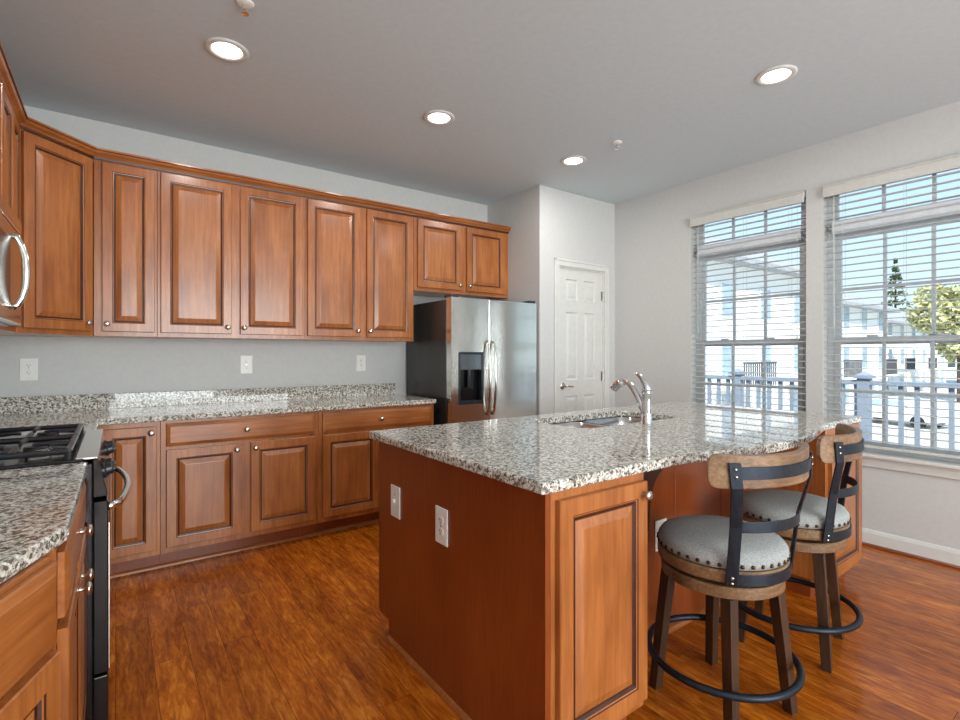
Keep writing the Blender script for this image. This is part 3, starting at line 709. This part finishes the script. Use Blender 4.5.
# faucet
fx, fy = 2.19, 1.578
f_ = thing('kitchen_faucet', 'chrome single-lever pull-out faucet standing behind the sink', 'faucet', (fx, fy, CT1))
bm = bm_new(); lathe(bm, [(0, 0), (.030, 0), (.030, .005), (.0265, .010), (.0255, .06), (.0245, .150), (.0265, .155), (.0265, .160), (0, .160)], 28); obj('faucet_body', bm, M['chrome'], f_, smooth=False, bevel=0)
for p in f_.children: 
    for poly in p.data.polygons: poly.use_smooth = True
bm = bm_new()
sp = [(0, .008, .050), (-.002, .026, .085), (-.004, .050, .130), (-.006, .076, .172), (-.008, .104, .200), (-.010, .132, .206)]
tube(bm, sp, [.017, .020, .0195, .019, .018, .019], 16); spt = obj('spout', bm, M['chrome'], f_, smooth=True)
bm = bm_new(); tube(bm, [(-.010, .130, .206), (-.011, .158, .199), (-.012, .184, .184), (-.013, .200, .166)], [.020, .023, .025, .022], 16); obj('spray_head', bm, M['chrome'], spt, smooth=True)
bm = bm_new(); tube(bm, [(0, 0, .160), (0, 0, .178), (-.003, .008, .205), (-.008, .026, .232), (-.012, .046, .250), (-.014, .060, .257)], [.0245, .0235, .018, .012, .010, .008], 16); obj('lever', bm, M['chrome'], f_, smooth=True)

# ------------------------------------------------------------------ outlets and switch
def plate(kind, label, loc, rot, group=None):
    t_ = thing('wall_outlet' if kind == 'outlet' else 'light_switch', label, 'outlet' if kind == 'outlet' else 'switch', loc, rot, group)
    obj('cover_plate', B(-.042, .042, -.006, 0, -.068, .068), M['plate'], t_, bevel=.004, seg=3)
    if kind == 'outlet':
        for z_ in (.020, -.020):
            bm = prism([(x, z) for x, z in rrect(-.017, .017, -.014, .014, .010, 4)], 0, .0025)
            bmesh.ops.transform(bm, matrix=Matrix.Translation((0, -.0055, z_)) @ R_y, verts=bm.verts)
            s = obj('receptacle', bm, M['plate'], t_)
            for q in ((-.0075, -.0055, .0, .009), (.0055, .0075, .001, .008), (-.0022, .0022, -.009, -.005)):
                obj('slot', B(q[0], q[1], -.0092, -.0078, z_ + q[2], z_ + q[3]), M['black'], s)
    else:
        obj('toggle', B(-.005, .005, -.018, -.005, -.004, .012), M['plate'], t_, bevel=.002)
    obj('screw', lathe(bm_new(), [(0, 0), (.003, 0), (.003, .001), (0, .0012)], 10, Matrix.Translation((0, -.006, 0 if kind == 'outlet' else .03)) @ R_y), M['nickel'], t_)
    return t_
OZ = 1.155
plate('outlet', 'white wall outlet at the far left, under the corner wall cabinet', (-.425, YB - .0005, 1.175), 0)
plate('outlet', 'white wall outlet in the middle of the back wall above the granite backsplash', (.788, YB - .0005, 1.190), 0)
plate('outlet', 'white wall outlet on the back wall nearest the refrigerator', (1.688, YB - .0005, 1.192), 0)
plate('switch', 'white toggle switch plate on the island end panel', (IX0 - .0005, 1.980, .628), -pi / 2)
plate('outlet', 'white outlet on the island end panel, nearest the camera', (IX0 - .0005, 1.600, .628), -pi / 2)
plate('outlet', 'white outlet in the island recess behind the nearer stool seat', (1.985, RY - .0005, .455), 0)

# ------------------------------------------------------------------ bar stools
def stool(loc, rot, label):
    t_ = thing('bar_stool', label, 'stool', loc, rot, 'swivel bar stools at the island')
    bm = bm_new(); lathe(bm, [(0, .556), (.200, .556), (.211, .560), (.217, .574), (.215, .592), (.205, .607), (.183, .618), (.12, .628), (.06, .631), (0, .632)], 56)
    cu = obj('seat_cushion', bm, M['fabric'], t_, smooth=True)
    for k in range(40):
        a = 2 * pi * k / 40; bm = bm_new()
        Mx = Matrix.Translation((.2165 * cos(a), .2165 * sin(a), .573)) @ Matrix.Rotation(a, 4, 'Z') @ Matrix.Rotation(pi / 2, 4, 'Y')
        lathe(bm, [(0, -.001), (.0072, -.001), (.0066, .0025), (.004, .0045), (0, .0055)], 10, Mx); obj('nailhead', bm, M['nail'], cu, smooth=True)
    bm = bm_new(); lathe(bm, [(0, .512), (.207, .512), (.216, .517), (.218, .525), (.218, .550), (.213, .5555), (0, .5555)], 56); obj('seat_rim', bm, M['seatw'], t_)
    bm = bm_new(); lathe(bm, [(0, .498), (.10, .498), (.10, .5115), (0, .5115)], 32); obj('swivel_plate', bm, M['bronze'], t_)
    bm = bm_new(); lathe(bm, [(.15, .456), (.198, .456), (.205, .461), (.205, .492), (.201, .4975), (.15, .4975), (.15, .456)], 56); obj('seat_base', bm, M['seatw'], t_)
    for sx in (1, -1):
        for sy in (1, -1):
            bm = bm_new(); rings = []
            for z, h, w_ in ((0, .160, .0172), (.25, .142, .0188), (.4555, .126, .0200)):
                rings.append([bm.verts.new((sx * h + a * w_, sy * h + b_ * w_, z)) for a, b_ in ((-1, -1), (1, -1), (1, 1), (-1, 1))])
            for a, b_ in zip(rings, rings[1:]):
                for k in range(4): bm.faces.new([a[k], a[(k + 1) % 4], b_[(k + 1) % 4], b_[k]])
            bm.faces.new(rings[0][::-1]); bm.faces.new(rings[-1]); obj('leg', bm, M['legw'], t_, bevel=.002)
    bm = bm_new(); tube(bm, [(.250 * cos(2 * pi * k / 56), .250 * sin(2 * pi * k / 56), .170) for k in range(56)], .0125, 12, closed=True)
    obj('foot_ring', bm, M['bronze'], t_, smooth=True)
    # back: all at local -y
    def arc(hc, sag_y, yc, n=28):  # half chord, y of ends, y of centre
        s = sag_y - yc; R = (hc * hc + s * s) / (2 * s); c_y = yc + R; am = math.asin(hc / R)
        return [(R * sin(-am + 2 * am * k / n), c_y - R * cos(-am + 2 * am * k / n)) for k in range(n + 1)]
    def band(nm, path, th, z0, z1, mm, shape=None, bevel=.0015):
        bm = bm_new(); rings = []; n = len(path)
        for i, (x, y) in enumerate(path):
            a = Vector(path[max(i - 1, 0)]); b_ = Vector(path[min(i + 1, n - 1)]); d_ = (b_ - a).normalized(); nn = Vector((d_.y, -d_.x))
            za, zb = (z0, z1) if not shape else shape(i / (n - 1))
            rings.append([bm.verts.new((x + nn.x * o_, y + nn.y * o_, z)) for o_, z in ((0, za), (th, za), (th, zb), (0, zb))])
        for a, b_ in zip(rings, rings[1:]):
            for k in range(4): bm.faces.new([a[k], a[(k + 1) % 4], b_[(k + 1) % 4], b_[k]])
        bm.faces.new(rings[0][::-1]); bm.faces.new(rings[-1]); return obj(nm, bm, mm, t_, bevel=bevel)
    def shp(u):
        e = min(u, 1 - u) * .54; c = .032; k = min(1, e / c); H = .054
        hh = H - c + c * math.sqrt(max(0, 1 - (1 - k) ** 2)); dip = .012 * sin(pi * u)
        return (.896 - hh, .896 + hh - dip * .3)
    band('backrest', arc(.250, -.135, -.236, 80), .022, 0, 0, M['seatw'], shp, .003)
    band('backrest_strap', arc(.205, -.2000, -.2600), .004, .872, .912, M['bronze'])
    band('middle_strap', arc(.168, -.179, -.240), .004, .694, .730, M['bronze'])
    n = 24; band('seat_strap', [(.219 * cos(-3 * pi / 4 + pi / 2 * k / n), .219 * sin(-3 * pi / 4 + pi / 2 * k / n)) for k in range(n + 1)], .004, .513, .550, M['bronze'])
    for s in (-1, 1):
        bm = bm_new(); q = .7071; R_ = []
        st = [(s * .157, -.157, .513, s * q, -q), (s * .168, -.179, .71, s * .62, -.78), (s * .198, -.2045, .845, s * .54, -.84), (s * .205, -.2010, .925, s * .54, -.84)]
        for px, py, z, nx, ny in st:
            R_.append([bm.verts.new((px - ny * a * s * s + nx * b_, py + nx * a + ny * b_, z)) for a, b_ in ((-.019, 0), (.019, 0), (.019, .006), (-.019, .006))])
        for r0, r1 in zip(R_, R_[1:]):
            for k in range(4): bm.faces.new([r0[k], r0[(k + 1) % 4], r1[(k + 1) % 4], r1[k]])
        bm.faces.new(R_[0][::-1]); bm.faces.new(R_[-1])
        up = obj('upright', bm, M['bronze'], t_, bevel=.0015)
        for i0, i1, zz in ((0, 1, (.522, .540)), (2, 3, (.882, .905))):
            for z in zz:
                f = (z - st[i0][2]) / (st[i1][2] - st[i0][2]); p = [st[i0][m_] + (st[i1][m_] - st[i0][m_]) * f for m_ in range(5)]
                nv = Vector((p[3], p[4], 0)).normalized(); ax = nv.to_track_quat('Z', 'Y').to_matrix().to_4x4()
                bm = bm_new(); lathe(bm, [(0, 0), (.006, 0), (.005, .003), (0, .0045)], 10, Matrix.Translation((p[0] + nv.x * .0058, p[1] + nv.y * .0058, z)) @ ax)
                obj('bolt', bm, M['nickel'], up, smooth=True)
    return t_
stool((1.801, .981, 0), radians(-8), 'nearer bar stool with grey nailhead seat, beside the near end cabinet')
stool((2.432, 1.008, 0), radians(12), 'farther bar stool with grey nailhead seat, closer to the right-hand window')

# ------------------------------------------------------------------ ceiling fixtures
em = mat('lens_glow', (1, 1, 1, 1), .5); em.node_tree.nodes['Principled BSDF'].inputs['Emission Color'].default_value = (1, .97, .93, 1); em.node_tree.nodes['Principled BSDF'].inputs['Emission Strength'].default_value = 6.0
for (x, y, lb) in ((.444, 2.735, 'round recessed ceiling light at the left, above the back wall cabinets'), (1.656, 2.73, 'round recessed ceiling light in the middle, second from the left'),
                   (2.865, 2.727, 'round recessed ceiling light nearest the pantry door'), (2.871, 1.257, 'round recessed ceiling light over the far half of the island, nearest the windows')):
    t_ = thing('recessed_light', lb, 'ceiling light', (x, y, ZC), 0, 'recessed ceiling lights')
    bm = bm_new(); lathe(bm, [(.068, -.0005), (.098, -.0005), (.099, -.004), (.092, -.009), (.078, -.010), (.068, -.006), (.068, -.0005)], 40); obj('trim_ring', bm, M['trim'], t_, smooth=True)
    bm = bm_new(); lathe(bm, [(0, -.0065), (.0678, -.005), (.0678, -.002), (0, -.002)], 40); obj('lens', bm, em, t_, smooth=True)
    l = lamp('downlight', 'AREA', (0, 0, -.02), (0, 0, 0), 7, (1, .97, .94), shape='DISK', size=.13); l.parent = t_
for (x, y, lb) in ((.447, 2.327, 'small ceiling sprinkler head beside the left recessed light'), (2.872, 2.315, 'small ceiling sprinkler head near the recessed light by the pantry')):
    t_ = thing('fire_sprinkler', lb, 'sprinkler', (x, y, ZC), 0, 'ceiling sprinkler heads')
    bm = bm_new(); lathe(bm, [(0, -.0005), (.036, -.0005), (.034, -.006), (.020, -.010), (0, -.010)], 28); obj('escutcheon', bm, M['plate'], t_)
    bm = bm_new(); tube(bm, [(0, 0, -.010), (0, 0, -.024)], .008, 10); tube(bm, [(-.006, 0, -.022), (-.013, 0, -.032), (-.004, 0, -.046)], .0025, 8); tube(bm, [(.006, 0, -.022), (.013, 0, -.032), (.004, 0, -.046)], .0025, 8); tube(bm, [(0, 0, -.024), (0, 0, -.046)], .002, 8); obj('frame', bm, M['chrome'], t_)
    bm = bm_new(); lathe(bm, [(0, -.045), (.016, -.046), (.016, -.048), (0, -.049)], 20); obj('deflector', bm, M['chrome'], t_)

# ------------------------------------------------------------------ outside
M['siding'] = noisy('white_siding', srgb(228, 228, 224), srgb(236, 236, 232), scale=(.2, .2, 8), nscale=1.2, rough=0.7)
M['roof'] = noisy('grey_shingles', srgb(150, 152, 156), srgb(172, 174, 178), nscale=6, rough=.85)
M['winb'] = noisy('house_glass', srgb(150, 172, 190), srgb(168, 188, 204), nscale=2, rough=.1)
M['shut'] = noisy('brown_soffit', srgb(150, 132, 112), srgb(160, 142, 122), nscale=4, rough=.7)
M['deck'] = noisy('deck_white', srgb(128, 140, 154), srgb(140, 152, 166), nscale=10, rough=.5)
M['conc'] = noisy('pale_concrete', srgb(196, 194, 188), srgb(208, 206, 200), nscale=2, rough=.9)
M['leafg'] = noisy('yellow_green_leaves', srgb(176, 180, 122), srgb(208, 204, 156), nscale=3, rough=.7)
M['leafd'] = noisy('dark_green_leaves', srgb(60, 84, 52), srgb(88, 108, 66), nscale=3, rough=.7)
M['bark'] = noisy('bark', srgb(70, 56, 44), srgb(90, 72, 56), nscale=20, rough=.9)
M['carw'] = noisy('car_white_paint', srgb(220, 222, 224), srgb(226, 228, 230), nscale=4, rough=.2)
M['dkrail'] = noisy('dark_rail', srgb(64, 66, 70), srgb(74, 76, 80), nscale=10, rough=.5)
GZ = -2.6
o = obj('ground', B(4.4, 140, -40, 90, GZ - .2, GZ), M['conc'], kind='structure')
# deck and railing just outside
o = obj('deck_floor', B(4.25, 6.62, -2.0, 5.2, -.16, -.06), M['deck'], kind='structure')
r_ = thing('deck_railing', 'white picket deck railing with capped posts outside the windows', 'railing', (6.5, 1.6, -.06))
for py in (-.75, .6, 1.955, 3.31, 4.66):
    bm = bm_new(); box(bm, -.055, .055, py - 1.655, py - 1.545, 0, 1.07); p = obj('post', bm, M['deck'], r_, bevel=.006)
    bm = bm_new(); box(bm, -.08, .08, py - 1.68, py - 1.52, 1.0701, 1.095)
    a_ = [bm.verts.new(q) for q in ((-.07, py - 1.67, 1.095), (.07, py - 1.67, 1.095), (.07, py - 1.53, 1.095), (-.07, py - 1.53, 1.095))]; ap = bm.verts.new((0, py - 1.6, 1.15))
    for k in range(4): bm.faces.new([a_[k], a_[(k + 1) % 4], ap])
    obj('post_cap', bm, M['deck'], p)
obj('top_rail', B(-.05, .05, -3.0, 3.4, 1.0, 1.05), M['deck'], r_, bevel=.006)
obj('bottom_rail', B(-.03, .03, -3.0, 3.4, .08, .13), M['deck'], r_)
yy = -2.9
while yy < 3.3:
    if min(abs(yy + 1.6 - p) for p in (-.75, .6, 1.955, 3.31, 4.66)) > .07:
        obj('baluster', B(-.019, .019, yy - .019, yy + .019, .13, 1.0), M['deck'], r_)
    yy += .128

def house(x0, x1, y0, y1, eave, ridge, label, floors=((3.0, 4.7), (.2, 1.9), (-2.3, -.5)), ov=.7):
    h_ = thing('townhouse', label, 'house', (x0, y0, GZ), 0, 'white townhouses beyond the deck')
    W = x1 - x0; D = y1 - y0; e = eave - GZ; r = ridge - GZ
    obj('wall', B(0, W, 0, D, 0, e), M['siding'], h_)
    bm = bm_new()
    a_ = [bm.verts.new(p) for p in ((-ov, -ov, e), (W + ov, -ov, e), (W + ov, D + ov, e), (-ov, D + ov, e))]
    a2 = [bm.verts.new((v.co.x, v.co.y, e + .22)) for v in a_]; t1, t2 = bm.verts.new((D / 2, D / 2, r)), bm.verts.new((W - D / 2, D / 2, r))
    bm.faces.new(a_[::-1])
    for k in range(4): bm.faces.new([a_[k], a_[(k + 1) % 4], a2[(k + 1) % 4], a2[k]])
    bm.faces.new([a2[0], a2[1], t2, t1]); bm.faces.new([a2[1], a2[2], t2]); bm.faces.new([a2[2], a2[3], t1, t2]); bm.faces.new([a2[3], a2[0], t1])
    obj('roof', bm, M['roof'], h_)
    n = max(2, int(W / 3.2))
    for (z0, z1) in floors:
        for k in range(n):
            cx = W * (k + .5) / n
            f = obj('window', B(cx - .62, cx + .62, -.05, -.001, z0 - GZ, z1 - GZ), M['siding'], h_)
            obj('pane', B(cx - .50, cx + .50, -.07, -.0505, z0 + .1 - GZ, z1 - .1 - GZ), M['winb'], f)
    for k in range(0, n, 2):
        cx = W * (k + .5) / n; bal = B(cx - 1.5, cx + 1.5, -1.6, -.001, -.35 - GZ, -.15 - GZ); bb = obj('balcony', bal, M['siding'], h_)
        bm = bm_new()
        for q in range(16): xx = cx - 1.45 + 2.9 * q / 15; box(bm, xx - .02, xx + .02, -1.58, -1.54, -.15 - GZ, .85 - GZ)
        box(bm, cx - 1.5, cx + 1.5, -1.6, -1.52, .85 - GZ, .93 - GZ); obj('balcony_rail', bm, M['dkrail'], bb)
    return h_
house(14, 33, 12.5, 21, 5.6, 8.6, 'nearest white townhouse with a grey hip roof, seen through the left window')
house(36, 50, 13.5, 22, 4.6, 7.4, 'white townhouse with a grey hip roof, at the left of the right-hand window')
house(58, 80, 16, 24, 4.2, 6.8, 'farthest white townhouse, lowest roof line in the right-hand window')

def tree(x, y, h, rad, mk, label, n=2600, leaf=.28, conif=False, trunk=.25):
    t_ = thing('tree', label, 'tree', (x, y, GZ), 0, 'trees beyond the deck')
    H = h - GZ
    bm = bm_new(); tube(bm, [(0, 0, 0), (.1, .05, H * .5), (0, 0, H * .9)], [trunk, trunk * .7, trunk * .2], 10); obj('trunk', bm, M['bark'], t_)
    bm = bm_new(); rnd = random.Random(int(x * 7 + y))
    cl = [(rnd.uniform(-.6, .6) * rad, rnd.uniform(-.6, .6) * rad, H * rnd.uniform(.45, .9), rad * rnd.uniform(.35, .55)) for _ in range(14)]
    for _ in range(n):
        if conif:
            z = H * (.25 + .75 * rnd.random() ** 1.3); rr = rad * (1 - (z / H - .25) / .76) * rnd.uniform(.3, 1); a = rnd.uniform(0, 2 * pi)
            if sin(z * 5) < -.3: continue
            p = Vector((rr * cos(a), rr * sin(a), z))
        else:
            c = rnd.choice(cl); v = Vector((rnd.gauss(0, 1), rnd.gauss(0, 1), rnd.gauss(0, 1))).normalized() * c[3] * rnd.uniform(.6, 1); p = Vector(c[:3]) + v
        q = Matrix.Rotation(rnd.uniform(0, 6.28), 3, Vector((rnd.gauss(0, 1), rnd.gauss(0, 1), rnd.gauss(0, 1))).normalized())
        s = leaf * rnd.uniform(.6, 1.3)
        bm.faces.new([bm.verts.new(p + q @ Vector(k)) for k in ((-s, 0, 0), (0, -s * .5, s * .1), (s, 0, 0), (0, s * .5, s * .1))])
    obj('foliage', bm, M[mk], t_, recalc=False)
tree(55.4, 10.2, 7.9, 3.2, 'leafg', 'broad yellow-green tree at the right edge of the right-hand window', 3000, .33)
tree(88, 10, 9.5, 6, 'leafg', 'distant pale green tree behind the farthest townhouse', 4200, .45)
tree(94.3, 24.5, 15.5, 3.4, 'leafd', 'slim dark pine rising above the townhouse roofs', 1500, .35, True)

c_ = thing('parked_car', 'white parked car in front of the townhouses, seen between the railing balusters', 'car', (35.0, 9.0, GZ), radians(75))
bm = bm_new(); side = [(-2.2, .35), (-2.25, .75), (-2.05, .95), (-1.2, 1.02), (-.65, 1.42), (.75, 1.45), (1.55, 1.05), (2.15, .92), (2.25, .6), (2.2, .35)]
a_ = [bm.verts.new((x, -.88 + max(0, z - .95) * .3, z)) for x, z in side]; b_ = [bm.verts.new((x, .88 - max(0, z - .95) * .3, z)) for x, z in side]
bm.faces.new(a_); bm.faces.new(b_[::-1])
for k in range(len(side)): bm.faces.new([a_[k], b_[k], b_[(k + 1) % len(side)], a_[(k + 1) % len(side)]])
obj('car_body', bm, M['carw'], c_, bevel=.05)
bm = bm_new(); gs = [(-1.0, 1.06), (-.6, 1.36), (.68, 1.38), (1.3, 1.06)]
a_ = [bm.verts.new((x, -.90 + max(0, z - .95) * .3, z)) for x, z in gs]; b_ = [bm.verts.new((x, .90 - max(0, z - .95) * .3, z)) for x, z in gs]
bm.faces.new(a_); bm.faces.new(b_[::-1])
for k in range(4): bm.faces.new([a_[k], b_[k], b_[(k + 1) % 4], a_[(k + 1) % 4]])
obj('side_glass', bm, M['winb'], c_)
for x in (-1.4, 1.4):
    for y in (-.8, .8):
        bm = bm_new(); tube(bm, [(x, y - .11, .33), (x, y + .11, .33)], .33, 20); obj('wheel', bm, M['black'], c_)
